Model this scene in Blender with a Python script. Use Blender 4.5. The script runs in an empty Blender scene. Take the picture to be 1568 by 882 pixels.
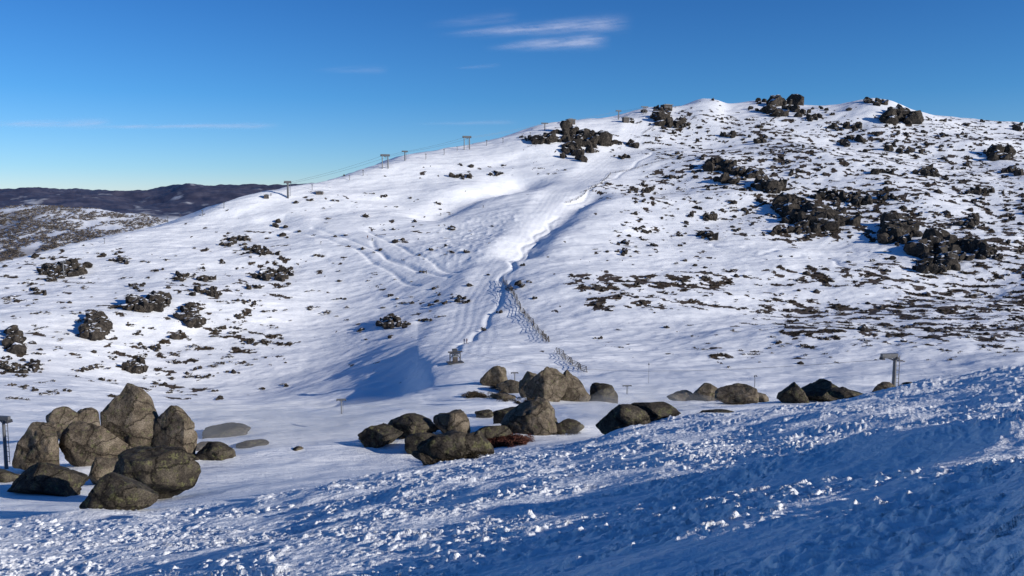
import bpy, bmesh, math, random, time
import numpy as np
from mathutils import Vector, noise as mn, Matrix, Euler
T0=time.time()
def tick(s): print("TICK %s %.1f"%(s,time.time()-T0),flush=True)
random.seed(7); RNG=np.random.RandomState(11)
sc=bpy.context.scene
F=1305.0; PITCH=math.atan(141/F); CP,SP=math.cos(PITCH),math.sin(PITCH)
cam_d=bpy.data.cameras.new("camera"); cam=bpy.data.objects.new("camera",cam_d)
sc.collection.objects.link(cam); sc.camera=cam
cam_d.sensor_width=36; cam_d.lens=36*F/1568; cam_d.clip_start=0.1; cam_d.clip_end=90000
cam.location=(0,0,0); cam.rotation_euler=(math.pi/2-PITCH,0,0)
def px2st(px,py):
    u=(np.asarray(px,float)-784)/F; v=(441-np.asarray(py,float))/F
    den=CP+v*SP
    return u/den, (-SP+v*CP)/den
def world2px(X,Y,Z):  # projects world points into the camera's image pixel coordinates
    d=Y*CP-Z*SP; up=Y*SP+Z*CP
    return 784+F*X/d, 441-F*up/d
PERM=RNG.permutation(1024); ANG=RNG.rand(1024)*2*np.pi; GX,GY=np.cos(ANG),np.sin(ANG)
def perlin(x,y,seed=0):
    x=np.asarray(x,float)+seed*17.31; y=np.asarray(y,float)+seed*9.77
    xi=np.floor(x).astype(np.int64); yi=np.floor(y).astype(np.int64)
    xf=x-xi; yf=y-yi
    u=xf*xf*xf*(xf*(xf*6-15)+10); v=yf*yf*yf*(yf*(yf*6-15)+10)
    def g(ix,iy,dx,dy):
        h=PERM[(PERM[ix&1023]+iy)&1023]
        return GX[h]*dx+GY[h]*dy
    a=g(xi,yi,xf,yf); b=g(xi+1,yi,xf-1,yf); c=g(xi,yi+1,xf,yf-1); d=g(xi+1,yi+1,xf-1,yf-1)
    return (a+(b-a)*u)*(1-v)+(c+(d-c)*u)*v
def fbm(x,y,o=4,seed=0):
    r=0;a=1
    for i in range(o):
        r=r+a*perlin(x*2**i,y*2**i,seed+i*3); a*=.55
    return r
def sstep(a,b,x):
    t=np.clip((x-a)/(b-a),0,1); return t*t*(3-2*t)
S=np.concatenate([np.linspace(-1.7,-0.64,60)[:-1],np.linspace(-0.64,0.64,1100),np.linspace(0.64,1.7,60)[1:]])
NS=len(S)
def gsm(a,sig):
    sig=sig*.88
    k=int(sig*3)+1; w=np.exp(-.5*(np.arange(-k,k+1)/sig)**2); w/=w.sum()
    return np.convolve(np.pad(a,k,mode='edge'),w,mode='valid')
def ring(pts,sig=28):
    p=np.array(pts,float); s,t=px2st(p[:,0],p[:,1]); Y=p[:,2]
    return gsm(np.interp(S,s,Y),sig), gsm(np.interp(S,s,t),sig)
R=[]
def add(pts,sig=28):
    Y,t=ring(pts,sig); R.append((Y,Y*t))
def addZ(Y,Z):
    R.append((np.full(NS,1.0)*Y,np.full(NS,1.0)*Z))
addZ(0.6,-2.0+0.25*S*0.6)
add([(0,884,15),(400,884,10.6),(784,884,7.6),(1200,884,5.4),(1568,884,4.3),(2400,884,3.3)],60)
add([(0,852,20),(400,816,17.5),(784,768,15),(1200,730,11.5),(1568,700,9.4),(2400,695,8)],60)
add([(0,830,26),(260,803,25),(500,757,24),(700,714,25),(850,690,26),(1000,657,28),(1200,628,31),(1400,599,32),(1568,570,33),(1900,560,33)],24)
add([(0,800,32),(260,785,32),(500,748,33),(700,722,33),(850,706,34),(1000,675,38),(1200,645,42),(1400,615,46),(1568,590,50)])
add([(0,755,42),(260,750,44),(500,725,44),(700,704,46),(850,684,48),(1000,670,52),(1200,640,60),(1400,612,70),(1568,588,80)])
add([(0,705,58),(260,700,58),(500,695,58),(700,667,62),(850,656,62),(1000,647,70),(1200,620,80),(1400,602,100),(1568,580,110)])
add([(0,672,85),(260,665,85),(500,660,85),(700,634,88),(850,613,95),(1000,613,100),(1200,608,110),(1400,598,125),(1568,580,140)])
add([(0,650,120),(260,645,130),(500,640,130),(600,624,140),(700,600,150),(850,592,150),(1000,591,150),(1200,586,165),(1400,578,180),(1568,570,190)])
add([(0,622,190),(260,622,220),(500,620,230),(590,612,235),(625,606,235),(650,568,240),(700,562,240),(850,565,240),(1000,562,240),(1200,560,250),(1400,555,250),(1568,545,260)],9)
add([(0,570,260),(260,580,285),(400,577,295),(520,560,300),(610,530,300),(700,515,300),(850,520,300),(1000,515,310),(1200,510,320),(1400,505,320),(1568,500,330)])
add([(0,500,330),(260,490,360),(500,480,390),(700,440,400),(850,430,400),(1000,430,410),(1200,430,420),(1400,430,420),(1568,430,430)])
add([(0,440,385),(260,400,440),(500,380,480),(700,350,510),(850,340,520),(1000,330,540),(1200,330,540),(1400,340,520),(1568,340,530)])
add([(0,416,410),(260,357,490),(500,300,570),(700,262,640),(850,245,690),(1000,228,740),(1200,225,740),(1400,230,730),(1568,250,720)])
add([(-300,440,380),(0,405,430),(100,379,460),(200,351,500),(300,326,530),(440,291,580),(520,271,620),(620,242,680),(715,223,730),(830,197,800),(950,180,870),(1000,168,900),(1040,160,930),(1075,148,950),(1095,148,950),(1112,154,950),(1160,153,950),(1215,160,950),(1280,163,950),(1335,156,950),(1365,158,950),(1400,168,950),(1500,183,950),(1568,192,950),(1900,230,900)],4)
Ys,Zs=R[-1]
R.append((Ys+130,Zs-26))
pl=sstep(-.35,-.6,S)
R.append((np.full(NS,1150.),Zs*.3-60-45*pl))
add([(-600,330,1700),(0,318,1700),(60,314,1700),(120,322,1700),(220,338,1650),(300,352,1650),(1600,360,1650)],8)
add([(-600,345,2600),(0,338,2600),(300,340,2600),(1600,350,2600)])
add([(-600,318,3800),(0,320,3800),(120,318,3800),(240,322,3900),(330,316,3900),(450,322,3800),(1600,330,3800)],8)
add([(-600,300,5200),(-50,296,5200),(0,292,5200),(48,286,5200),(90,290,5200),(140,293,5200),(200,294,5200),(245,289,5200),(285,278,5200),(325,287,5200),(380,284,5200),(450,285,5200),(520,290,5200),(700,300,5200),(1600,300,5200)],6)
add([(-600,305,7000),(0,303,7000),(300,300,7000),(1600,305,7000)])
add([(-600,295,10500),(0,293,10500),(120,291,10500),(220,293,10500),(400,290,10500),(520,288,10500),(1600,290,10500)],12)
addZ(40000,-300)
K=len(R)
RY=np.array([r[0] for r in R]); RZ=np.array([r[1] for r in R])
nrows=[80,210,160,50,24,30,30,30,36,80,80,100,110,84,8,8,26,8,20,30,6,12,6]
h=np.diff(RY,axis=0); dl=np.diff(RZ,axis=0)/h
m=np.zeros_like(RZ); m[0]=dl[0]; m[-1]=dl[-1]
for k in range(1,K-1):
    same=dl[k-1]*dl[k]>0
    w1=2*h[k]+h[k-1]; w2=h[k]+2*h[k-1]
    with np.errstate(divide='ignore',invalid='ignore'):
        hm=(w1+w2)/(w1/dl[k-1]+w2/dl[k])
    m[k]=np.where(same,hm,0)
rowsY=[];rowsZ=[];bound=[0]
for k in range(K-1):
    n=nrows[k]
    for i in range(n+(1 if k==K-2 else 0)):
        a=i/n
        if k==0: a=1-(1-a)**1.8
        if k<3: Yr=RY[k]*(RY[k+1]/RY[k])**a
        else: Yr=RY[k]+h[k]*a
        q=(Yr-RY[k])/h[k]
        z=(RZ[k]*(1+2*q)*(1-q)**2+h[k]*m[k]*q*(1-q)**2+RZ[k+1]*q*q*(3-2*q)+h[k]*m[k+1]*q*q*(q-1))
        rowsY.append(Yr);rowsZ.append(z)
    bound.append(len(rowsY))
GYY=np.array(rowsY); GZ=np.array(rowsZ); GXX=GYY*S[None,:]; NR=GYY.shape[0]
TT=None;CY=None;CZ=None
def refresh():
    global TT,CY,CZ
    TT=np.ascontiguousarray(np.maximum.accumulate(GZ/GYY,axis=0).T)
    CY=np.ascontiguousarray(GYY.T); CZ=np.ascontiguousarray(GZ.T)
def hit(px,py,kmin=0):
    u=(px-784)/F; v=(441-py)/F; den=CP+v*SP; s=u/den; t=(-SP+v*CP)/den
    j=int(np.searchsorted(S,s)); j=min(max(j,1),NS-1)
    if abs(S[j-1]-s)<abs(S[j]-s): j-=1
    r0=bound[kmin]
    i=int(np.searchsorted(TT[j,r0:],t))+r0
    if i>=NR: i=NR-1
    if i<1: i=1
    y0,y1,z0,z1=CY[j,i-1],CY[j,i],CZ[j,i-1],CZ[j,i]
    a,b=z0/y0,z1/y1
    q=0 if abs(b-a)<1e-9 else min(1,max(0,(t-a)/(b-a)))
    Y=y0+(y1-y0)*q
    return float(s*Y),float(Y),float(z0+(z1-z0)*q)
def zat(X,Y):
    s=X/Y; j=min(max(int(np.searchsorted(S,s)),1),NS-1)
    w=(s-S[j-1])/(S[j]-S[j-1])
    a=np.interp(Y,CY[j-1],CZ[j-1]); b=np.interp(Y,CY[j],CZ[j])
    return float(a+(b-a)*min(1,max(0,w)))
refresh()
def polydist(pts,X,Y):
    P=np.array(pts); d=np.full(X.shape,1e9); sd=np.zeros(X.shape)
    for a,b in zip(P[:-1],P[1:]):
        ab=b-a; L=(ab**2).sum()
        q=np.clip(((X-a[0])*ab[0]+(Y-a[1])*ab[1])/L,0,1)
        dx=X-(a[0]+ab[0]*q); dy=Y-(a[1]+ab[1]*q)
        dd=np.hypot(dx,dy); side=np.sign(ab[0]*dy-ab[1]*dx)
        mk=dd<d; d=np.where(mk,dd,d); sd=np.where(mk,side,sd)
    return d,sd
def world_line(pp,kmin=8):
    return [hit(x,y,kmin)[:2] for x,y in pp]
mt=slice(bound[8],bound[15])
XM,YM=GXX[mt],GYY[mt]
run=world_line([(640,600),(700,545),(720,500),(735,460),(765,425),(800,385),(835,330),(862,290),(905,262),(940,238),(975,215),(985,190)])
d_run,sd=polydist(run,XM,YM)
run2=world_line([(715,455),(650,425),(590,385),(540,352),(470,335),(440,325),(415,318)])
d_run2,sd2=polydist(run2,XM,YM)
piste=np.maximum(np.exp(-(d_run/13)**4),np.exp(-(d_run2/9)**4))
PI=np.zeros_like(GZ); PI[mt]=piste
Yk=GYY
D=np.zeros_like(GZ)
fgw=1-sstep(26,60,Yk); mtw=sstep(180,320,Yk)*(1-sstep(1000,1500,Yk)); midw=(1-fgw)*(1-mtw)
for i,(L,cf,cm,cmt) in enumerate([(150,0,0,.030),(75,0,.012,.036),(36,0,.02,.034),(18,.0,.04,.034),(9,.014,.046,.036),(4.5,.018,.042,.042),(2.2,.022,.034,.042),(1.1,.026,.026,.0),(.55,.026,.02,0),(.27,.030,.0,0),(.14,.034,0,0),(.07,.034,0,0)]):
    c=fgw*cf+midw*cm+mtw*cmt
    fade=sstep(1.0,2.2,L/(Yk*0.0024))
    mskr=(c*fade)>1e-5
    rr=np.where(mskr.any(axis=1))[0]
    if len(rr)==0: continue
    sl=slice(rr[0],rr[-1]+1)
    st=2.1 if L<40 else 1.1
    a=.35
    xx=(GXX[sl]*math.cos(a)+GYY[sl]*math.sin(a))/st; yy=(-GXX[sl]*math.sin(a)+GYY[sl]*math.cos(a))
    n=perlin(xx/L,yy/L,i+1)
    if L<3: n=n*1.0+np.maximum(0,n-.12)*1.2
    pf=1-.5*PI[sl]*(1 if L<50 else 0)
    D[sl]+=n*L*c[sl]*fade[sl]*2*pf
rf=slice(0,bound[4]); xf,yf=GXX[rf],GYY[rf]
wx=xf+.06*perlin(xf/.25,yf/.25,31); wy=yf+.06*perlin(xf/.25,yf/.25,32)
ch=np.zeros_like(xf)
pm=sstep(-.25,.30,fbm(xf/2.6,yf/1.2,3,44)+.05)
for L,A,sd_ in ((.7,.012,49),(.42,.018,50),(.24,.034,51),(.14,.042,52),(.08,.028,53)):
    n=perlin(wx/L/1.2,wy/L,sd_)
    ch+=sstep(.12,.40,n)*A*sstep(.8,1.8,L/(yf*.0024))
D[rf]+=ch*(pm*.9+.1)*(1-.1*sstep(14,26,yf))
D[rf]+=.42*np.maximum(0,perlin(xf/7+yf/16,yf/5,71))*sstep(12,18,yf)*(1-sstep(30,40,yf))
D[rf]+=.20*np.maximum(0,perlin(xf/2.2+yf/5,yf/1.2,73))*sstep(11,15,yf)
D[rf]+=.14*np.maximum(0,perlin(xf/.9,yf/.9,75)-.1)*sstep(14,20,yf)
du=[hit(x,y,0)[:2] for x,y in [(1080,742),(1180,735),(1290,720),(1420,704),(1568,690),(1750,678)]]
dd,_=polydist(du,xf,yf); D[rf]+=.42*np.exp(-(dd/.9)**2)*sstep(1.5,5.5,xf)*(1+.5*perlin(xf/1.1,yf/1.1,74))
D+=.7*np.exp(-(((GXX-4.4)/.9)**2+((GYY-3.4)/.8)**2))  # snow mound added out of view on the right to shade the near corner
prof=.5*np.exp(-((d_run-16)/5)**2)*(.5+.5*sd) - .6*np.exp(-(d_run/12)**2)
D[mt]+=prof*sstep(240,300,YM)
D[mt]+=.035*np.sin(d_run*1.9+5*perlin(XM/30,YM/50,201))*np.exp(-(d_run/12)**4)*(1+perlin(XM/20,YM/40,202))
gy=world_line([(905,300),(860,335),(828,362),(800,398)]); dg,sg=polydist(gy,XM,YM)
D[mt]+=-5.2*np.exp(-(dg/11)**2)
g2=world_line([(660,318),(700,300),(760,282),(800,270)]); dg2,_=polydist(g2,XM,YM)
D[mt]+=-6.5*np.exp(-(dg2/14)**2)
g3=world_line([(390,330),(440,324),(470,333)]); dg3,_=polydist(g3,XM,YM); D[mt]+=1.5*np.exp(-(dg3/7)**2)
mg=world_line([(780,350),(745,365),(715,385)]); dm,_=polydist(mg,XM,YM)
D[mt]+=.45*np.maximum(0,perlin(XM/3.2,YM/4.5,81))*np.exp(-(dm/34)**2)*2*(1-np.exp(-(d_run/14)**2))
for k,(pp,am) in enumerate([([(1095,372),(1150,392),(1210,378),(1262,392),(1300,408)],4),([(1110,385),(1170,402),(1230,390),(1290,404)],3),([(1130,376),(1200,386),(1280,400)],5),([(560,352),(600,372),(640,398),(700,425)],1),([(480,345),(540,368),(590,395),(640,420)],1),([(430,340),(470,352),(540,380),(640,440)],1),([(570,370),(590,400),(690,430)],1),([(1000,235),(950,262),(900,295),(868,310)],1),([(780,440),(735,500),(690,545)],1),([(830,345),(790,400),(760,450)],2),([(850,330),(810,390),(775,430)],2)]):
    w=world_line(pp); dd,_=polydist(w,XM+am*np.sin(YM/5+k),YM); D[mt]-=.55*np.exp(-(dd/1.4)**2)
GZ=GZ+D
fr=slice(bound[15],NR)
amp=sstep(900,1400,GYY[fr])*(1-.3*sstep(5000,9000,GYY[fr]))
GZ[fr]+=amp*(fbm(GXX[fr]/420,GYY[fr]/420,5,91)*14*(1+GYY[fr]/3500)*(1-sstep(12000,20000,GYY[fr])))
refresh()
PXg,PYg=world2px(GXX,GYY,GZ)
zones=[(960,1600,175,340,.58),(1150,1700,205,330,.68),(1060,1250,235,285,.8),(830,1130,417,447,.98),(880,1260,440,478,.6),(1050,1420,385,440,.62),
 (1150,1700,463,494,.98),(1180,1700,490,522,.84),(1380,1700,320,470,.85),(1180,1420,280,372,.85),(900,1130,280,302,.66),(850,960,205,240,.75),(990,1100,165,190,.6),
 (940,1120,500,545,.15),(1100,1700,520,560,.4),(930,1010,340,390,.45),(0,330,380,620,.34),(330,450,350,560,.34),(450,720,300,520,.14),(560,720,445,500,.3),(690,860,255,275,.3),(1000,1250,340,370,.45),(1100,1400,300,345,.7)]
clean=[(1090,1330,372,410,.5),(880,1000,235,275,.4),(700,880,270,520,.6)]
def dens(px,py):
    d=np.zeros(np.shape(px))
    for x0,x1,y0,y1,v in zones:
        sx=22; sy=8
        w=sstep(x0-sx,x0+sx,px)*(1-sstep(x1-sx,x1+sx,px))*sstep(y0-sy,y0+sy,py)*(1-sstep(y1-sy,y1+sy,py))
        d=np.maximum(d,w*v)
    for x0,x1,y0,y1,v in clean:
        w=sstep(x0-15,x0+15,px)*(1-sstep(x1-15,x1+15,px))*sstep(y0-6,y0+6,py)*(1-sstep(y1-6,y1+6,py))
        d=d-w*v
    return np.clip(d,0,1)
def heathfn(X,Y,px,py):
    n=fbm(X/8.5,Y/7,5,101)+.35*fbm(X/60,Y/40,2,131)
    thr=.60-.68*dens(px,py)
    return sstep(0,.10,n-thr)
HE=np.zeros_like(GZ)
HE[mt]=heathfn(XM,YM,PXg[mt],PYg[mt])*(1-np.clip(PI[mt]*1.3,0,1))*sstep(230,260,YM)
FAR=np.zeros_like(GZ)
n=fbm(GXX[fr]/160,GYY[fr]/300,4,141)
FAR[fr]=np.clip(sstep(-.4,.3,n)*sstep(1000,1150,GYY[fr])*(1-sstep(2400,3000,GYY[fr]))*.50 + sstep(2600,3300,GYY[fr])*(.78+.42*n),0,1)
tick("terrain arrays %d x %d"%(NR,NS))
def mesh_from(name,verts,faces,mat,smooth=True,attrs=None,parent=None):
    me=bpy.data.meshes.new(name)
    verts=np.asarray(verts,np.float32); faces=np.asarray(faces,np.int32)
    nv=len(verts); nf,k=faces.shape
    me.vertices.add(nv); me.vertices.foreach_set("co",verts.ravel())
    me.loops.add(nf*k); me.loops.foreach_set("vertex_index",faces.ravel())
    me.polygons.add(nf); me.polygons.foreach_set("loop_start",np.arange(nf,dtype=np.int32)*k)
    me.update(calc_edges=True)
    me.polygons.foreach_set("use_smooth",np.full(nf,smooth))
    if attrs:
        for an,av in attrs.items():
            at=me.attributes.new(an,'FLOAT','POINT'); at.data.foreach_set("value",np.ascontiguousarray(av,dtype=np.float32).ravel())
    if mat: me.materials.append(mat)
    ob=bpy.data.objects.new(name,me); sc.collection.objects.link(ob)
    if parent: ob.parent=parent
    return ob
def newmat(name):
    m=bpy.data.materials.new(name); m.use_nodes=True
    nt=m.node_tree; b=nt.nodes["Principled BSDF"]
    return m,nt,b
def N(nt,t,**kw):
    n=nt.nodes.new(t)
    for k,v in kw.items():
        if k in n.inputs: n.inputs[k].default_value=v
        else: setattr(n,k,v)
    return n
def ramp(nt,stops,src=None):
    r=nt.nodes.new("ShaderNodeValToRGB"); e=r.color_ramp.elements
    while len(e)<len(stops): e.new(.5)
    for i,(p,c) in enumerate(stops):
        e[i].position=p; e[i].color=(c[0],c[1],c[2],1)
    if src is not None: nt.links.new(src,r.inputs[0])
    return r
def mixc(nt,f,a,b,bt='MIX'):
    m=nt.nodes.new("ShaderNodeMix"); m.data_type='RGBA'; m.blend_type=bt
    for s,v in ((0,f),(6,a),(7,b)):
        if hasattr(v,'is_linked'): nt.links.new(v,m.inputs[s])
        else: m.inputs[s].default_value=v if s==0 else (v[0],v[1],v[2],1)
    return m.outputs[2]
snow,nt,b=newmat("snow")
geo=N(nt,"ShaderNodeNewGeometry"); tc=geo.outputs["Position"]
at=N(nt,"ShaderNodeAttribute",attribute_name="heath"); fa=N(nt,"ShaderNodeAttribute",attribute_name="far")
n1=N(nt,"ShaderNodeTexNoise",Scale=.9,Detail=3.0); nt.links.new(tc,n1.inputs["Vector"])
n2=N(nt,"ShaderNodeTexNoise",Scale=.05,Detail=3.0); nt.links.new(tc,n2.inputs["Vector"])
scol=ramp(nt,[(.3,(.84,.85,.86)),(.7,(.92,.92,.92))],n2.outputs[0])
hcol=ramp(nt,[(.3,(.026,.020,.014)),(.5,(.066,.048,.033)),(.72,(.13,.095,.066))],n1.outputs[0])
ma=N(nt,"ShaderNodeMath",operation='ADD'); nt.links.new(at.outputs["Fac"],ma.inputs[0]); nt.links.new(n1.outputs[0],ma.inputs[1])
mm=N(nt,"ShaderNodeMapRange"); mm.inputs[1].default_value=.92; mm.inputs[2].default_value=1.12; nt.links.new(ma.outputs[0],mm.inputs[0])
c1=mixc(nt,mm.outputs[0],scol.outputs[0],hcol.outputs[0])
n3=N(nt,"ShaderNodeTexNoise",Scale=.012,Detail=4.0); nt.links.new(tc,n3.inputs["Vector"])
fcol=ramp(nt,[(.35,(.042,.045,.075)),(.55,(.075,.070,.098)),(.75,(.12,.115,.15))],n3.outputs[0])  # purple-brown far hills, bluish distance haze painted into their colour
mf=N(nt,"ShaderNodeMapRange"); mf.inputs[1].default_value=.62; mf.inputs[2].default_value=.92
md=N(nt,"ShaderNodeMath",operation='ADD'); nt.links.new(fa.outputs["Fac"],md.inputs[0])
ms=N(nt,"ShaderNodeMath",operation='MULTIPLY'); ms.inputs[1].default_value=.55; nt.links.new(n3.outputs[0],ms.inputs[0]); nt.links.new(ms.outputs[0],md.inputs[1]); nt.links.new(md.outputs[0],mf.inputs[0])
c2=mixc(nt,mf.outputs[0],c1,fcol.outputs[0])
nt.links.new(c2,b.inputs["Base Color"]); b.inputs["Roughness"].default_value=.62; b.inputs["Specular IOR Level"].default_value=.25
nb=N(nt,"ShaderNodeTexNoise",Scale=11.0,Detail=4.0,Roughness=.6); nt.links.new(tc,nb.inputs["Vector"])
bp=N(nt,"ShaderNodeBump",Strength=.7,Distance=.08); nt.links.new(nb.outputs[0],bp.inputs["Height"])
mpn=N(nt,"ShaderNodeMapping"); mpn.inputs["Scale"].default_value=(.36,1,1); mpn.inputs["Rotation"].default_value=(0,0,.4); nt.links.new(tc,mpn.inputs[0])
nb2=N(nt,"ShaderNodeTexNoise",Scale=.42,Detail=5.0,Roughness=.62); nt.links.new(mpn.outputs[0],nb2.inputs["Vector"])
bp2=N(nt,"ShaderNodeBump",Strength=.7,Distance=.8); nt.links.new(nb2.outputs[0],bp2.inputs["Height"]); nt.links.new(bp.outputs[0],bp2.inputs["Normal"])
nt.links.new(bp2.outputs[0],b.inputs["Normal"])
def rockmat(name,dark,mid,light,lichen,scale=1.0,lich=.62,dust=None):
    m,nt,b=newmat(name)
    tc=N(nt,"ShaderNodeTexCoord").outputs["Object"]
    a=N(nt,"ShaderNodeTexNoise",Scale=1.3*scale,Detail=7.0,Roughness=.72); nt.links.new(tc,a.inputs["Vector"])
    c=ramp(nt,[(.36,dark),(.5,mid),(.64,light)],a.outputs[0])
    l=N(nt,"ShaderNodeTexNoise",Scale=3.0*scale,Detail=5.0,Roughness=.75); nt.links.new(tc,l.inputs["Vector"])
    lm=ramp(nt,[(lich-.05,(0,0,0)),(lich+.03,(1,1,1))],l.outputs[0])
    col=mixc(nt,lm.outputs[0],c.outputs[0],lichen)
    sp=N(nt,"ShaderNodeTexNoise",Scale=16*scale,Detail=3.0); nt.links.new(tc,sp.inputs["Vector"])
    sm=ramp(nt,[(.38,(.5,.5,.5)),(.6,(1.25,1.25,1.25))],sp.outputs[0])
    col=mixc(nt,.85,col,sm.outputs[0],'MULTIPLY')
    vo=N(nt,"ShaderNodeTexVoronoi",feature='DISTANCE_TO_EDGE',Scale=.5*scale)
    wv=N(nt,"ShaderNodeVectorMath",operation='ADD'); nt.links.new(tc,wv.inputs[0]); nt.links.new(a.outputs[1],wv.inputs[1]); nt.links.new(wv.outputs[0],vo.inputs["Vector"])
    ck=ramp(nt,[(.0,(.25,.25,.25)),(.03,(1,1,1))],vo.outputs[0])
    col=mixc(nt,.8,col,ck.outputs[0],'MULTIPLY')
    if dust:
        g=N(nt,"ShaderNodeNewGeometry"); sz=N(nt,"ShaderNodeSeparateXYZ"); nt.links.new(g.outputs["Normal"],sz.inputs[0])
        dn=N(nt,"ShaderNodeTexNoise",Scale=dust[1],Detail=4.0); nt.links.new(g.outputs["Position"],dn.inputs["Vector"])
        q=N(nt,"ShaderNodeMath",operation='ADD'); nt.links.new(sz.outputs[2],q.inputs[0]); nt.links.new(dn.outputs[0],q.inputs[1])
        mr=N(nt,"ShaderNodeMapRange"); mr.inputs[1].default_value=dust[0]; mr.inputs[2].default_value=dust[0]+.08; nt.links.new(q.outputs[0],mr.inputs[0])
        col=mixc(nt,mr.outputs[0],col,(.85,.86,.88))
    nt.links.new(col,b.inputs["Base Color"]); b.inputs["Roughness"].default_value=.9; b.inputs["Specular IOR Level"].default_value=.2
    bp=N(nt,"ShaderNodeBump",Strength=.8,Distance=.2/scale); nt.links.new(a.outputs[0],bp.inputs["Height"])
    bq=N(nt,"ShaderNodeBump",Strength=.8,Distance=.12/scale); nt.links.new(ck.outputs[0],bq.inputs["Height"]); nt.links.new(bp.outputs[0],bq.inputs["Normal"])
    nt.links.new(bq.outputs[0],b.inputs["Normal"])
    return m
granite=rockmat("granite_lichen",(.055,.042,.030),(.125,.099,.070),(.215,.175,.13),(.125,.12,.06),1.0,.60)
darkrock=rockmat("dark_granite",(.022,.018,.015),(.050,.041,.031),(.10,.084,.062),(.11,.105,.05),1.0,.59)
cragrock=rockmat("crag_rock",(.016,.014,.012),(.042,.035,.029),(.10,.082,.064),(.11,.09,.07),.45,.62,dust=(1.36,.25))
def shrubmat(name,a,bc,c):
    m,nt,b=newmat(name)
    tc=N(nt,"ShaderNodeTexCoord").outputs["Object"]
    n=N(nt,"ShaderNodeTexNoise",Scale=.6,Detail=3.0); nt.links.new(tc,n.inputs["Vector"])
    r=ramp(nt,[(.35,a),(.5,bc),(.68,c)],n.outputs[0]); nt.links.new(r.outputs[0],b.inputs["Base Color"]); b.inputs["Roughness"].default_value=.9
    b.inputs["Specular IOR Level"].default_value=.1
    return m
heath=shrubmat("heath_foliage",(.024,.020,.012),(.062,.048,.030),(.12,.085,.055))
redheath=shrubmat("russet_heath",(.04,.015,.012),(.085,.03,.022),(.13,.055,.035))
woods=shrubmat("snow_gum_twigs",(.08,.066,.057),(.13,.108,.09),(.21,.18,.155))
def plain(name,col,rough=.5,metal=0):
    m,nt,b=newmat(name)
    n=N(nt,"ShaderNodeTexNoise",Scale=3.0,Detail=2.0); tc=N(nt,"ShaderNodeTexCoord").outputs["Object"]; nt.links.new(tc,n.inputs["Vector"])
    r=ramp(nt,[(.3,[c*.75 for c in col]),(.7,[min(1,c*1.15) for c in col])],n.outputs[0]); nt.links.new(r.outputs[0],b.inputs["Base Color"])
    b.inputs["Roughness"].default_value=rough; b.inputs["Metallic"].default_value=metal
    return m
steel=plain("galvanised_steel",(.14,.14,.14),.5,.3); darksteel=plain("dark_steel",(.05,.05,.055),.5,.2)
wood=plain("weathered_wood",(.08,.065,.05),.9); hutm=plain("hut_cladding",(.09,.07,.055),.8); roofm=plain("hut_roof",(.16,.17,.18),.6)
yellow=plain("yellow_paint",(.55,.33,.04),.6)
V=np.stack([GXX,GYY,GZ],-1)
def terr(name,r0,r1):
    sub=V[r0:r1+1].reshape(-1,3); n=r1-r0+1
    ii=np.arange(n*NS).reshape(n,NS)
    f=np.stack([ii[:-1,:-1],ii[:-1,1:],ii[1:,1:],ii[1:,:-1]],-1).reshape(-1,4)
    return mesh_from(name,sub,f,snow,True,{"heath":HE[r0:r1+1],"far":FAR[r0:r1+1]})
terr("snow_ground",0,bound[9])
terr("mountain_slope",bound[9],bound[16])
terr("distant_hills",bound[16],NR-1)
tick("terrain meshes")
def ico(sub):
    bm=bmesh.new(); bmesh.ops.create_icosphere(bm,subdivisions=sub,radius=1)
    v=np.array([x.co[:] for x in bm.verts]); f=np.array([[q.index for q in p.verts] for p in bm.faces]); bm.free(); return v,f
ICO={k:ico(k) for k in (1,2,3,4,5)}
def rockshape(sub,seed,cuts=7,rough=.18,lo=.62,hi=.92,edge=.94):
    v,f=ICO[sub]; v=v.copy(); r=np.random.RandomState(seed)
    for _ in range(cuts):
        n=r.normal(size=3); n/=np.linalg.norm(n); o=r.uniform(lo,hi)
        d=v@n-o; v=v-np.outer(np.maximum(d,0)*edge,n)
    off=Vector((seed*3.1,seed*1.7,0))
    out=[]
    for p in v:
        q=Vector(p); n=mn.noise(q*1.1+off)*rough+mn.noise(q*2.7+off)*rough*.4
        if sub>=4: 
            n+=mn.noise(q*6+off)*rough*.18+mn.noise(q*14+off)*rough*.07
            cr=mn.noise(q*1.6+off*2); n-=max(0,.05-abs(cr))*1.6
        out.append((q*(1+n))[:])
    v=np.array(out)
    v-= (v.max(0)+v.min(0))/2; v/= (v.max(0)-v.min(0))/2
    return v,f
def boulder(px,pyb,w,hh,depth=.8,mat=None,seed=1,sink=.14,taper=0,lean=0,kmin=4,name="boulder",yaw=0,cuts=10,rough=.16,dy=0):
    X,Y,Z=hit(px,pyb,kmin)
    k=math.hypot(Y,Z)/F*1.0
    W=w*k; H=hh*k*(1+sink)
    v,f=rockshape(5 if w>60 else 4,seed,cuts,rough,.45,.85)
    z=v[:,2]
    v[:,0]*=1-taper*np.clip((z+1)/2,0,1)
    v[:,1]*=1-taper*.6*np.clip((z+1)/2,0,1)
    v[:,0]+=lean*z
    v[:,0]-=(v[:,0].max()+v[:,0].min())/2; v[:,0]/=np.abs(v[:,0]).max()
    v=v*np.array([W/2,W*depth/2,H/2])
    Yc=Y+W*depth*.35+dy
    ob=mesh_from(name,v,f,mat or granite,True)
    ob.location=(X*Yc/Y,Yc,Z-hh*k*sink+H/2)
    ob.rotation_euler=(0,0,yaw)
    return ob
boulder(204,706,94,114,.6,granite,3,taper=.35,lean=-.20)
boulder(268,704,64,80,.7,granite,8,taper=.25,lean=-.10)
boulder(66,724,72,72,.9,granite,5,taper=.15,lean=.08)
boulder(100,676,48,52,.9,granite,12,taper=.25)
boulder(136,672,44,44,.9,granite,14,taper=.2)
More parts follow.
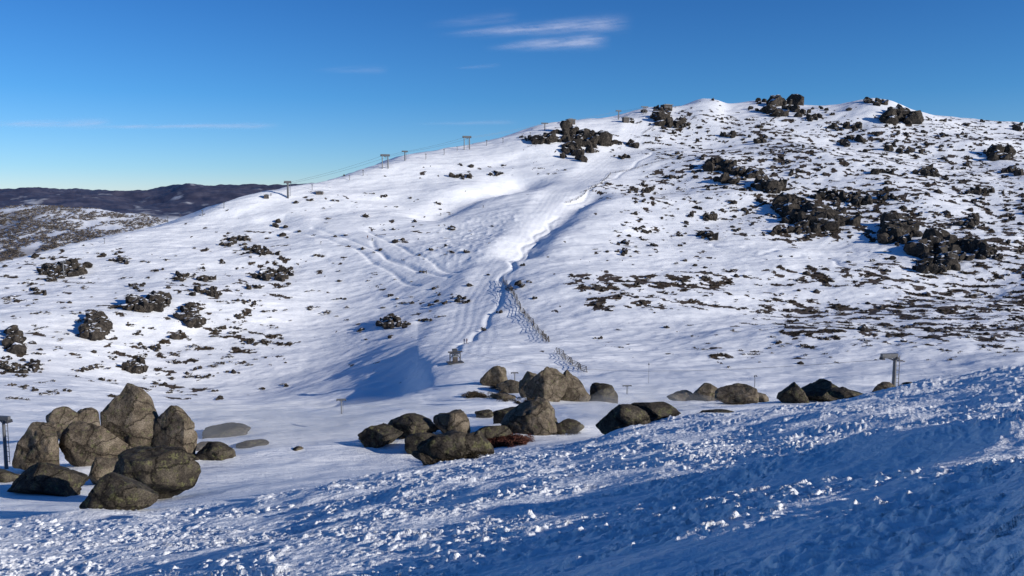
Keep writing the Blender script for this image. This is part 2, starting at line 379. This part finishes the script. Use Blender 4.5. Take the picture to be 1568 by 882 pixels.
boulder(150,714,104,62,.6,granite,17,taper=.6,lean=-.15)
boulder(238,768,134,72,.75,darkrock,21,taper=.15,sink=.3)
boulder(186,799,108,52,.75,darkrock,24,taper=.1,sink=.3)
boulder(70,758,116,44,.7,darkrock,27,taper=.2,sink=.5)
boulder(162,744,56,38,.8,granite,29,taper=.1,sink=.3)
boulder(0,738,60,20,.8,darkrock,31,sink=.5)
for a in [(330,704,62,24,33),(345,670,74,14,35),(385,685,52,8,37),(456,690,16,5,36),(290,704,36,10,39),(310,690,40,10,38)]:
    boulder(a[0],a[1],a[2],a[3],.7,darkrock if a[4]%2 else granite,a[4],sink=.7)
for (x,y,w,hh,mt_,sd_,tp) in [(836,614,70,50,granite,41,.3),(876,614,56,44,granite,42,.35),(812,608,36,38,granite,43,.4),(757,592,44,32,granite,44,.3),(784,602,50,18,granite,45,.2),
  (924,615,46,25,darkrock,46,.1),(812,664,92,50,granite,47,.25),(775,648,40,22,darkrock,74,.2),(634,670,86,30,darkrock,48,.1),(692,668,58,36,granite,49,.15),(583,686,70,30,darkrock,50,.2),
  (684,712,92,40,darkrock,51,.2),(724,710,66,34,darkrock,52,.2),(650,696,60,28,darkrock,53,.2),(955,671,84,38,darkrock,54,.0),(1002,662,80,22,darkrock,55,.2),(870,662,50,18,darkrock,56,.1),(750,680,70,24,darkrock,75,.1),
  (1085,614,56,24,granite,57,.3),(1125,620,66,26,granite,58,.3),(1156,616,50,14,granite,59,.4),(1213,618,44,30,darkrock,60,.45),(1256,616,86,28,darkrock,61,.3),(1300,610,70,14,darkrock,62,.3),(1355,602,50,14,granite,63,.4),
  (1090,649,74,12,darkrock,64,.1),(1045,614,50,14,granite,65,.4),(1395,599,36,10,granite,67,.3),(665,722,70,18,darkrock,68,.1),(705,690,60,20,darkrock,69,.1),(560,676,26,8,darkrock,70,.1),(742,640,30,10,darkrock,71,.1),(770,612,40,8,granite,72,.1)]:
    boulder(x,y,w,hh,.8,mt_,sd_,taper=tp,sink=.4,kmin=3,cuts=12,lean=.15*math.sin(sd_*2.3),rough=.2)
tick("boulders")
def merge(name,protos,pl,mat,smooth=False):
    vs=[];fs=[];o=0
    byp={}
    for p in pl: byp.setdefault(p[0],[]).append(p)
    for k,lst in byp.items():
        v,f=protos[k]; A=np.array([[*p[1],*p[2],p[3]] for p in lst])
        sc_=A[:,3:6]; c,s=np.cos(A[:,6]),np.sin(A[:,6])
        q=v[None]*sc_[:,None,:]
        x=q[...,0]*c[:,None]-q[...,1]*s[:,None]; y=q[...,0]*s[:,None]+q[...,1]*c[:,None]
        P=np.stack([x,y,q[...,2]],-1)+A[:,None,:3]
        vs.append(P.reshape(-1,3)); nv=len(v)
        fs.append((f[None]+ (np.arange(len(lst))*nv)[:,None,None]+o).reshape(-1,3)); o+=nv*len(lst)
    ff=np.concatenate(fs); print(name,len(pl),"faces",len(ff))
    return mesh_from(name,np.concatenate(vs),ff,mat,smooth)
rockP={i:rockshape(1,200+i,4,.3,.55,.85) for i in range(10)}
rockP3={i:rockshape(2,300+i,9,.34,.4,.85) for i in range(12)}
def shrubproto(seed,n=40,sz=.5):
    r=np.random.RandomState(seed); vs=[];fs=[]
    lob=r.normal(size=(5,3))*[.45,.45,.15]
    for i in range(n):
        c=lob[r.randint(5)]; d=r.normal(size=3); d/=np.linalg.norm(d); d[2]=abs(d[2])
        p=c+d*[.55,.55,.65]*r.uniform(.5,1.05); p[2]=max(-.15,p[2])
        a=r.normal(size=3); a/=np.linalg.norm(a); b_=np.cross(a,r.normal(size=3)); b_/=np.linalg.norm(b_)
        s=sz*r.uniform(.5,1.2); o=len(vs)
        vs+= [p+a*s*.6,p-a*s*.4+b_*s*.4,p-a*s*.4-b_*s*.4]; fs.append([o,o+1,o+2])
    return np.array(vs),np.array(fs)
shP={i:shrubproto(400+i) for i in range(8)}
shPbig={i:shrubproto(430+i,700,.14) for i in range(3)}
rocks=[];shr=[];crags=[]
def put(lst,npro,px,py,size,flat=.6,kmin=8,var=.5,up=.25,wide=1.0):
    X,Y,Z=hit(px,py,kmin)
    s=size*random.uniform(1-var,1+var)
    lst.append((random.randrange(npro),(X,Y,Z+s*flat*up),(s*wide*random.uniform(.8,1.3),s*random.uniform(.7,1.1),s*flat*random.uniform(.7,1.3)),random.uniform(-.6,.6)))
NC=80000
cpx=RNG.uniform(-40,1610,NC); cpy=RNG.uniform(150,600,NC); cd=dens(cpx,cpy); mk=cd>.02; cpx,cpy,cd=cpx[mk],cpy[mk],cd[mk]
H3=np.array([hit(a,b_,8) for a,b_ in zip(cpx,cpy)])
hv=heathfn(H3[:,0],H3[:,1],cpx,cpy)
ok=(H3[:,1]<1000)&(H3[:,1]>235)&(RNG.rand(len(cpx))<.5*hv+.045*cd)
for (X,Y,Z),py in zip(H3[ok],cpy[ok]):
    s=random.uniform(.45,1.15)*(.5+Y/850)
    if random.random()<.06: s*=1.9
    if random.random()<(.28 if py<400 else .12): rocks.append((random.randrange(10),(X,Y,Z+s*.2),(s*1.2,s,s*.9),random.uniform(-.6,.6)))
    else: shr.append((random.randrange(8),(X,Y,Z+.05),(s*1.4,s*.95,s*.7),random.uniform(0,6)))
tick("scatter %d"%ok.sum())
pat=[(100,405,62,24,.7),(88,418,40,14,.4),(55,445,18,12,1),(190,399,32,10,.4),(215,436,18,10,1),(233,462,44,30,.7),(190,468,30,8,.2),(150,492,40,34,.6),(130,478,40,8,.2),(20,515,24,28,.6),(12,455,22,10,.2),(300,482,40,26,.6),(322,444,36,16,.4),
(290,423,38,14,.5),(372,364,50,12,.3),(382,382,76,12,.5),(395,438,40,12,.3),(418,420,36,20,.6),(428,343,18,10,1),(385,525,70,8,.3),(405,523,20,8,.8),(305,575,50,8,.4),(210,565,32,22,.7),(35,562,42,18,.7),(130,563,28,10,.6),
(232,530,28,10,.5),(210,543,24,8,.3),(173,518,12,6,1),(595,493,46,16,.7),(645,490,18,7,.4),(688,457,46,12,.3),(620,463,30,5,.1),(475,472,16,7,.3),(345,502,40,10,.1),(565,330,16,6,.4),(690,346,12,8,1),(697,268,46,10,.3),(765,264,32,9,.6),(692,385,18,7,.3),(712,385,8,4,1),
(560,296,14,4,.3),(255,398,14,5,.3),(130,440,14,6,.3),(60,500,20,6,.2),(70,600,40,8,.2),(30,608,40,6,.2),(360,555,40,8,.1),(260,440,10,5,.5),(180,385,14,5,.3),(60,540,20,6,.3),(520,268,14,4,.4),(805,210,24,8,.3),(340,400,20,5,.3),(450,310,12,4,.6),(245,332,14,5,.6),(500,335,10,4,.2),(600,515,14,4,.2),(560,520,12,3,.1),(1020,501,14,4,1),(915,518,12,4,1),(790,435,24,12,.3),(810,430,12,5,.3)]
rr_=random.Random(77)
for i in range(60): pat.append((rr_.uniform(0,440),rr_.uniform(390,610),rr_.uniform(8,26),rr_.uniform(3,7),rr_.random()))
for i in range(26): pat.append((rr_.uniform(440,840),rr_.uniform(270,520),rr_.uniform(5,14),rr_.uniform(2.5,5),rr_.random()))
for (x,y,w,hh,rs) in pat:
    if y<405-x*.26+8 and x<440: continue
    sub=[(random.gauss(0,.26)*w,random.gauss(0,.22)*hh) for _ in range(4)]
    n=max(4,int(w*hh/11))
    for i in range(n):
        sx,sy=random.choice(sub)
        px=x+sx+random.gauss(0,.14)*w; py=y+sy+random.gauss(0,.12)*hh+hh*.25
        base=hit(px,py,8)[1]/F
        if random.random()<rs: put(rocks if hh<9 else crags,10,px,py,base*max(2.2,hh*.26),1.0,var=.5,up=.35)
        else: put(shr,8,px,py,base*max(2.4,hh*.19),.75,var=.5,up=.15)
merge("heath_shrubs",shP,shr,heath); merge("scattered_rocks",rockP,rocks,cragrock)
cr=[(900,206,100,24),(870,215,40,14),(880,231,50,16),(940,215,60,12),(1018,178,50,20),(1010,168,26,12),(1200,160,52,22),(1375,170,52,24),(1335,154,44,9),(1300,190,40,14),(1100,245,58,22),(1140,262,80,22),(1175,285,50,26),(1265,335,110,56),(1215,322,60,34),(1365,348,90,32),(1320,302,90,14),(1260,296,50,12),(1440,375,80,36),(1430,398,60,24),(1292,214,40,12),(1380,225,40,14),(1535,230,32,22),(1560,192,24,12),
(1080,333,26,14),(1086,357,28,14),(955,370,20,10),(955,385,18,12),(985,290,40,8),(1110,205,24,10),(1040,190,34,10),(1480,340,40,14),(1550,260,30,12),(1200,352,50,14),(1170,215,30,10),(1420,262,50,12),(1500,290,40,12),(1080,150,30,7),(1240,180,30,8),(1460,208,34,8),(1350,262,44,10),(965,182,16,8),(1510,385,40,16),(950,240,30,6),(1160,155,24,6),(1395,180,30,14),(1222,170,24,12),(1500,186,24,5)]
for i in range(150): cr.append((rr_.uniform(970,1590),rr_.uniform(165,440),rr_.uniform(6,18),rr_.uniform(3,8)))
for ci,(x,y,w,hh) in enumerate(cr):
    if 1090<x<1330 and 368<y<412: continue
    n=max(3,int(w*hh/28)); sub=[(random.gauss(0,.26)*w,random.gauss(0,.24)*hh) for _ in range(6)]
    big=.27 if ci<47 else .2
    for i in range(n):
        sx,sy=random.choice(sub)
        px=x+sx+random.gauss(0,.10)*w; py=y+sy+random.gauss(0,.09)*hh+hh*.3
        base=hit(px,py,8)[1]/F
        put(crags,12,px,py,base*random.uniform(.09,big)*min(hh,34)+base*1.5,1.15,var=.4,up=.35,wide=1.1)
        if i%3==0: put(shr,8,px+random.gauss(0,.1)*w,py+2,base*3.0,.6,var=.4,up=.05)
merge("rocky_crags",rockP3,crags,cragrock)
tr=[]
for i in range(9000):
    px=random.uniform(-60,300); py=random.uniform(312,405)
    X,Y,Z=hit(px,py,16)
    if Y<1180 or Y>2500: continue
    if fbm(X/70,Y/110,3,151)<-.2: continue
    s=random.uniform(1.4,3.0); tr.append((random.randrange(8),(X,Y,Z+s*.4),(s*1.2,s,s*.9),random.uniform(0,6)))
if tr: merge("distant_snow_gum_woods",shP,tr,woods)
ms=[]
def mids(lst,x,y,w,hh,n,sz,pro):
    for i in range(n):
        px=x+random.uniform(-.5,.5)*w; py=y+random.uniform(-.5,.5)*hh
        X,Y,Z=hit(px,py,3); s=sz*random.uniform(.6,1.3)*Y/F
        lst.append((random.randrange(pro),(X,Y,Z),(s*1.3,s,s*.8),random.uniform(0,6)))
red=[]
mids(red,765,678,76,10,34,14,3); mids(ms,690,712,100,14,24,12,3); mids(ms,610,668,40,8,6,8,3); mids(ms,740,606,60,8,14,9,3); mids(ms,800,616,60,6,8,8,3); mids(ms,780,594,40,8,8,8,3); mids(ms,860,662,50,6,8,7,3)
merge("heath_bush",shPbig,ms,heath); merge("russet_heath_bush",shPbig,red,redheath)
chk=[]
for (x,y,w,hh,n,sz) in [(75,808,130,20,30,7),(430,778,60,14,10,7),(310,785,30,14,5,8),(200,818,160,14,30,4),(545,755,80,12,8,4),(880,700,200,14,40,3.5),(1150,680,260,30,50,3.5)]:
    for i in range(n):
        px=x+random.gauss(0,.3)*w; py=y+random.gauss(0,.3)*hh
        X,Y,Z=hit(px,py,1); s=sz*random.uniform(.2,1)*Y/F
        chk.append((random.randrange(10),(X,Y,Z+s*.05),(s*1.3,s,s*.6),random.uniform(0,6)))
merge("snow_chunks",rockP3,chk,snow,True)
tick("masses")
class Geo:
    def __init__(s): s.v=[]; s.f=[]
    def beam(s,a,b,r,seg=6,r2=None):
        a=Vector(a);b=Vector(b); r2=r if r2 is None else r2
        d=(b-a).normalized(); u=d.orthogonal().normalized(); w=d.cross(u); o=len(s.v)
        for c,rr in ((a,r),(b,r2)):
            for i in range(seg):
                t=2*math.pi*i/seg; s.v.append((c+(u*math.cos(t)+w*math.sin(t))*rr)[:])
        for i in range(seg):
            j=(i+1)%seg; s.f.append((o+i,o+j,o+seg+j,o+seg+i))
        s.f.append(tuple(o+i for i in range(seg))[::-1]); s.f.append(tuple(o+seg+i for i in range(seg)))
    def box(s,c,z):
        o=len(s.v)
        for dx in (-.5,.5):
            for dy in (-.5,.5):
                for dz in (-.5,.5): s.v.append((c[0]+dx*z[0],c[1]+dy*z[1],c[2]+dz*z[2]))
        for q in ((0,1,3,2),(4,6,7,5),(0,4,5,1),(2,3,7,6),(0,2,6,4),(1,5,7,3)): s.f.append(tuple(o+i for i in q))
    def obj(s,name,mat,loc=(0,0,0),yaw=0,parent=None):
        me=bpy.data.meshes.new(name); me.from_pydata(s.v,[],s.f); me.materials.append(mat)
        o=bpy.data.objects.new(name,me); sc.collection.objects.link(o); o.location=loc; o.rotation_euler=(0,0,yaw)
        if parent: o.parent=parent
        return o
def empty(name,loc,yaw=0):
    o=bpy.data.objects.new(name,None); sc.collection.objects.link(o); o.location=loc; o.rotation_euler=(0,0,yaw); o.empty_display_size=.5; return o
tops={}
def tower(px,pyb,hpx,arm=1.0,yaw=0,key=None,kmin=8,offset=0,thick=1.0,style="T"):
    X,Y,Z=hit(px,pyb,kmin); H=hpx*Y/F; e=empty("ski_lift_tower",(X,Y,Z),yaw)
    r=.022*H*thick
    g=Geo()
    if style=="H":
        for sx in (-.22,.22): g.beam((sx*H,0,-.5),(sx*H,0,H),r*.8,8,r*.6)
    else: g.beam((0,0,-.6),(0,0,H),r*1.4,10,r)
    lx=r*3.2
    g.beam((lx,0,.1*H),(lx,0,H),r*.25,4)
    for i in range(8): g.beam((0,0,H*(.15+.1*i)),(lx,0,H*(.15+.1*i)),r*.2,4)
    g.obj("mast",steel,parent=e)
    g=Geo(); A=arm*H*.32
    g.box((offset*A,0,H),(2*A,r*2.6,r*2.8)); g.beam((offset*A-A*.8,0,H*1.0),(0,0,H*.88),r*.5,6); g.beam((offset*A+A*.8,0,H*1.0),(0,0,H*.88),r*.5,6)
    g.obj("crossarm",steel,parent=e)
    g=Geo(); M=Matrix.Translation((X,Y,Z))@Matrix.Rotation(yaw,4,'Z')
    for sx in (-.9,.9):
        x0=offset*A+sx*A
        g.box((x0,0,H*.955),(r*1.2,H*.14,r*1.2))
        for dy in (-.055,-.018,.018,.055):
            g.beam((x0-r*.9,dy*H,H*.93),(x0+r*.9,dy*H,H*.93),H*.017,10)
        tops.setdefault(key,[]).append((px,sx,M@Vector((x0,0,H*.915))))
    g.obj("sheaves",darksteel,parent=e)
ridge=[(441,302,24,.7,"T"),(590,257,20,1.1,"H"),(620,245,14,1,"T"),(715,228,19,1.1,"H"),(834,199,11,1.5,"T"),(947,182,13,1,"T"),(987,174,11,1.6,"H")]
for (x,y,hh,a,st) in ridge: tower(x,y+1,hh,a,.25,"ridge",13,0,2.3,st)
for (x,y,hh) in [(680,236,8),(652,243,8),(770,218,7),(745,222,8),(556,268,8),(535,275,7),(478,290,8),(310,330,9),(343,318,9),(257,340,9),(100,462,24),(160,372,8),(812,208,6),(700,230,6)]:
    tower(x,y+1,hh,.5,.2,None,12,0,1.7)
tower(1368,600,66,.62,.15,"near",6,-.75,1.7)
tower(10,718,82,.42,-.2,"left",5,0,1.2)
tower(523,634,23,1.0,.1,"mid",7,0,1.8)
tower(960,604,14,1.6,.1,None,7,0,1.8); tower(1155,600,26,.25,.1,None,7,.6,.6); tower(788,590,20,.9,.1,None,7,0,1.2); tower(993,590,32,.08,0,None,8,0,.25)
def cable(name,pts,r,sag=.02):
    g=Geo()
    for a,b in zip(pts[:-1],pts[1:]):
        a=Vector(a);b=Vector(b); L=(b-a).length; prev=a
        for i in range(1,13):
            t=i/12; p=a.lerp(b,t); p.z-=sag*L*4*t*(1-t)
            g.beam(prev,p,r,4); prev=p
    return g.obj(name,darksteel)
for sx in (-.9,.9):
    cable("lift_cable",[p for (_,s,p) in tops["ridge"] if s==sx],.06,.012)
X,Y,Z=hit(697,556,8); st=(X,Y,Z)
cable("lift_cable",[tops["near"][0][2],(X+2.0,Y,Z+3.4)],.025,.02)
e=empty("lift_station",st,.3)
g=Geo()
for sx in (-1.5,1.5):
    g.beam((sx,0,-.6),(sx,0,3.2),.16,8)
    g.beam((sx,0,1.2),(sx*.3,0,3.0),.09,6)
g.box((0,0,3.3),(4.2,.35,.35)); g.box((0,.6,3.75),(1.3,1.3,.6)); g.box((0,0,.25),(4.6,2.6,.3))
g.obj("frame",darksteel,parent=e)
g=Geo(); g.beam((0,-.2,2.77),(0,-.2,2.93),1.4,24); g.obj("bullwheel",steel,parent=e)
def hut(px,py,wpx,hpx,kmin=13,yaw=.3,name="lift_hut"):
    X,Y,Z=hit(px,py,kmin); k=Y/F; w=wpx*k; hh=hpx*k; e=empty(name,(X,Y,Z-.3),yaw)
    g=Geo(); g.box((0,0,hh*.4),(w,w*.8,hh*.9)); g.obj("walls",hutm,parent=e)
    g=Geo(); g.box((0,0,hh*.91),(w*1.2,w*1.0,hh*.12)); g.box((0,0,hh*1.03),(w*.5,w*.5,hh*.12)); g.obj("roof",roofm,parent=e)
    g=Geo(); g.box((-w*.2,-w*.405,hh*.5),(w*.28,.04,hh*.35)); g.box((w*.25,-w*.405,hh*.38),(w*.2,.04,hh*.6)); g.obj("window_and_door",darksteel,parent=e)
hut(1021,168,13,8); hut(874,190,11,8); hut(958,187,9,8); hut(489,297,10,5,12); hut(697,556,7,14,8,.3,"lift_operator_hut"); hut(408,303,7,6,12)
X,Y,Z=hit(1085,149,13); g=Geo()
g.beam((0,0,-1),(0,0,9),.3,6,.12); g.beam((-1.5,0,6),(1.5,0,6),.15,5); g.beam((-2,0,-.5),(0,0,4),.15,5); g.beam((2,0,-.5),(0,0,4),.15,5)
g.obj("summit_mast",darksteel,(X,Y,Z))
def fence(pp,hgt,step,name="snow_fence",lean=.25,rails=4,kmin=8,r=.09):
    w=[hit(x,y,kmin) for x,y in pp]; g=Geo(); prev=None
    for a,b in zip(w[:-1],w[1:]):
        L=math.dist(a[:2],b[:2]); n=min(40,max(1,int(L/step)))
        for i in range(n+1):
            t=i/n; x=a[0]+(b[0]-a[0])*t; y=a[1]+(b[1]-a[1])*t
            x+=.5*math.sin(y*.7); z=zat(x,y); hv=hgt*(.8+.35*random.random())
            tp=Vector((x-lean,y+.01,z+hv)); bt=Vector((x,y,z-.3))
            g.beam(bt,tp,r,5); g.beam(Vector((x-lean-.9,y-.2,z)),tp,r*.7,4)
            if prev and (bt-prev[0]).length>.1:
                for k in range(rails):
                    f=(k+1)/rails*.95
                    g.beam(prev[0].lerp(prev[1],f),bt.lerp(tp,f),r*.8,4)
            prev=(bt,tp)
    g.obj(name,wood)
fence([(770,430),(783,445),(795,468),(806,485),(820,503),(832,515),(842,524)],2.0,2.6)
fence([(855,541),(872,555),(884,562),(897,570)],1.8,2.4)
fence([(868,312),(895,297),(920,282),(936,266),(985,255),(1040,240)],1.3,4,rails=2,lean=.1)
fence([(1085,150),(1040,163),(1020,168)],1.3,6,rails=2,lean=0,kmin=13)
fence([(985,205),(1000,195),(1010,188)],1.3,5,rails=2,lean=0,kmin=12)
def skier(px,py,kmin=8,yaw=0,parka=(.04,.05,.1)):
    X,Y,Z=hit(px,py,kmin); e=empty("skier",(X,Y,Z+.04),yaw)
    J=[(0,0,.95,.15),(0,0,1.2,.17),(0,.03,1.42,.19),(0,.02,1.53,.07),(0,.04,1.63,.11),(0,.03,1.74,.10),
       (-.11,0,.88,.12),(-.15,.1,.5,.09),(-.15,-.04,.1,.07),(-.15,.14,.05,.06),
       (.11,0,.88,.12),(.15,.12,.5,.09),(.15,0,.1,.07),(.15,.18,.05,.06),
       (-.22,.02,1.40,.09),(-.32,.08,1.14,.07),(-.30,.30,1.0,.05),
       (.22,.02,1.40,.09),(.32,.08,1.14,.07),(.30,.30,1.0,.05)]
    E=[(0,1),(1,2),(2,3),(3,4),(4,5),(0,6),(6,7),(7,8),(8,9),(0,10),(10,11),(11,12),(12,13),(2,14),(14,15),(15,16),(2,17),(17,18),(18,19)]
    me=bpy.data.meshes.new("body"); me.from_pydata([j[:3] for j in J],E,[]); o=bpy.data.objects.new("body",me); sc.collection.objects.link(o); o.parent=e
    o.modifiers.new("s",'SKIN')
    for i,j in enumerate(J): me.skin_vertices[0].data[i].radius=(j[3],j[3])
    me.skin_vertices[0].data[0].use_root=True
    o.modifiers.new("sub",'SUBSURF').levels=1; me.materials.append(plain("jacket",parka,.8))
    g=Geo()
    for sx in (-.15,.15): g.box((sx,.1,0),(.09,1.7,.025))
    for sx in (-.3,.3): g.beam((sx,.3,1.02),(sx*1.5,.1,0),.012,5)
    g.obj("skis_and_poles",darksteel,parent=e)
for (x,y,yw,c) in [(711,526,.3,(.04,.05,.10)),(715,526,1.2,(.08,.03,.03)),(653,419,.8,(.03,.03,.03)),(570,369,.5,(.05,.05,.05)),(563,365,.2,(.12,.03,.02)),(675,330,.2,(.03,.04,.03)),(740,318,.7,(.03,.03,.05)),(415,300,.2,(.03,.03,.05))]:
    skier(x,y,8,yw,parka=c)
X,Y,Z=hit(275,330,12); g=Geo()
for dx in (0,3.2): g.beam((dx,0,-.3),(dx,0,2.6),.09,6); g.beam((dx-.5,0,2.6),(dx+.7,0,3.1),.38,12,.3)
g.obj("snow_gun",yellow,(X,Y,Z))
pm_=bpy.data.materials.new("blown_powder"); pm_.use_nodes=True; nt=pm_.node_tree; nt.nodes.remove(nt.nodes["Principled BSDF"])
vs_=N(nt,"ShaderNodeVolumeScatter"); vs_.inputs["Color"].default_value=(1,1,1,1); vs_.inputs["Density"].default_value=.045; nt.links.new(vs_.outputs[0],nt.nodes["Material Output"].inputs["Volume"])
pv=[];pf=[];o=0
sv,sf=rockshape(3,900,2,.5,.9,1)
for (x,y,wd,hd,ht) in [(935,632,5,3,1.1),(980,640,6,3,1.5),(1000,630,4,2,1.9),(1030,628,6,3,1.6),(1060,642,7,3,1.2),(1110,640,5,2,.9),(420,668,16,9,1.6),(330,655,13,8,1.4),(520,655,14,8,1.5),(620,640,12,6,1.2)]:
    X,Y,Z=hit(x,y,4)
    pv.append(sv*[wd,hd,ht]+[X,Y,Z+ht*.4]); pf.append(sf+o); o+=len(sv)
mesh_from("blowing_snow",np.concatenate(pv),np.concatenate(pf),pm_,True)
cm,nt,b=newmat("cirrus"); nt.nodes.remove(b); out=nt.nodes["Material Output"]
at=N(nt,"ShaderNodeAttribute",attribute_name="cloud"); tp=N(nt,"ShaderNodeBsdfTransparent"); df=N(nt,"ShaderNodeBsdfTranslucent"); df.inputs[0].default_value=(1,1,1,1)
d2=N(nt,"ShaderNodeBsdfDiffuse"); d2.inputs[0].default_value=(1,1,1,1); ad=N(nt,"ShaderNodeAddShader"); nt.links.new(df.outputs[0],ad.inputs[0]); nt.links.new(d2.outputs[0],ad.inputs[1])
mx=N(nt,"ShaderNodeMixShader"); nt.links.new(at.outputs["Fac"],mx.inputs[0]); nt.links.new(tp.outputs[0],mx.inputs[1]); nt.links.new(ad.outputs[0],mx.inputs[2]); nt.links.new(mx.outputs[0],out.inputs[0])
H0=3000.
def cloud(cx0,cx1,y0,y1,streaks,seed):
    ax=np.linspace(cx0,cx1,200); ay=np.linspace(y0,y1,70)
    PX,PY=np.meshgrid(ax,ay); s,t=px2st(PX,PY); Y=H0/t; X=s*Y
    d=np.zeros_like(PX)
    for (xa,ya,xb,yb,wd,st_) in streaks:
        q=(PX-xa)/(xb-xa); yc=ya+(yb-ya)*q
        en=sstep(0,.5,q)*(1-sstep(.8,1,q))
        d=np.maximum(d,st_*en*np.exp(-((PY-yc)/(wd*(.35+.65*np.clip(q,0,1))))**2))
    n=fbm(PX/60,(PY+PX*.09)/5,4,seed)
    d=np.clip(d*(.8+.9*n),0,1)
    ii=np.arange(d.size).reshape(d.shape)
    f=np.stack([ii[:-1,:-1],ii[:-1,1:],ii[1:,1:],ii[1:,:-1]],-1).reshape(-1,4)
    mesh_from("cirrus_cloud",np.stack([X,Y,np.full_like(X,H0)],-1).reshape(-1,3),f,cm,True,{"cloud":d})
cloud(640,1020,5,110,[(660,54,975,34,11,.42),(735,74,940,60,10,.48),(690,105,770,100,3,.12),(640,40,800,25,10,.10)],161)
cloud(-40,820,95,215,[(-60,190,180,189,6,.32),(60,195,440,192,3.5,.32),(620,190,800,187,3,.14),(470,108,600,106,6,.09)],171)
el=math.radians(18.5); az=math.radians(112)
sd=Vector((math.sin(az)*math.cos(el),math.cos(az)*math.cos(el),math.sin(el)))
sl=bpy.data.lights.new("sun",'SUN'); sl.energy=5.0; sl.angle=math.radians(.5); sl.color=(1,.955,.885)
so=bpy.data.objects.new("sun",sl); sc.collection.objects.link(so); so.rotation_euler=sd.to_track_quat('Z','Y').to_euler(); so.location=(50,-20,60)
w=bpy.data.worlds.new("World"); sc.world=w; w.use_nodes=True; nt=w.node_tree
sky=nt.nodes.new("ShaderNodeTexSky"); sky.sky_type='NISHITA'; sky.sun_disc=False; sky.sun_elevation=el; sky.sun_rotation=az
sky.altitude=2000; sky.air_density=1.0; sky.dust_density=.1; sky.ozone_density=2.5
tcg=N(nt,"ShaderNodeTexCoord").outputs["Generated"]; sx=N(nt,"ShaderNodeSeparateXYZ"); nt.links.new(tcg,sx.inputs[0])
tint=ramp(nt,[(0,(.62,.72,.97)),(.03,(.46,.68,.96)),(.11,(.26,.60,.93)),(.32,(.13,.45,.88)),(1,(.16,.47,.86))],sx.outputs[2])
skc=mixc(nt,1.0,sky.outputs[0],tint.outputs[0],'MULTIPLY')
bg=nt.nodes["Background"]; nt.links.new(skc,bg.inputs[0]); bg.inputs[1].default_value=.125
sc.view_settings.view_transform='Standard'; sc.view_settings.look='None'; sc.view_settings.exposure=0; sc.view_settings.gamma=1
tick("done")
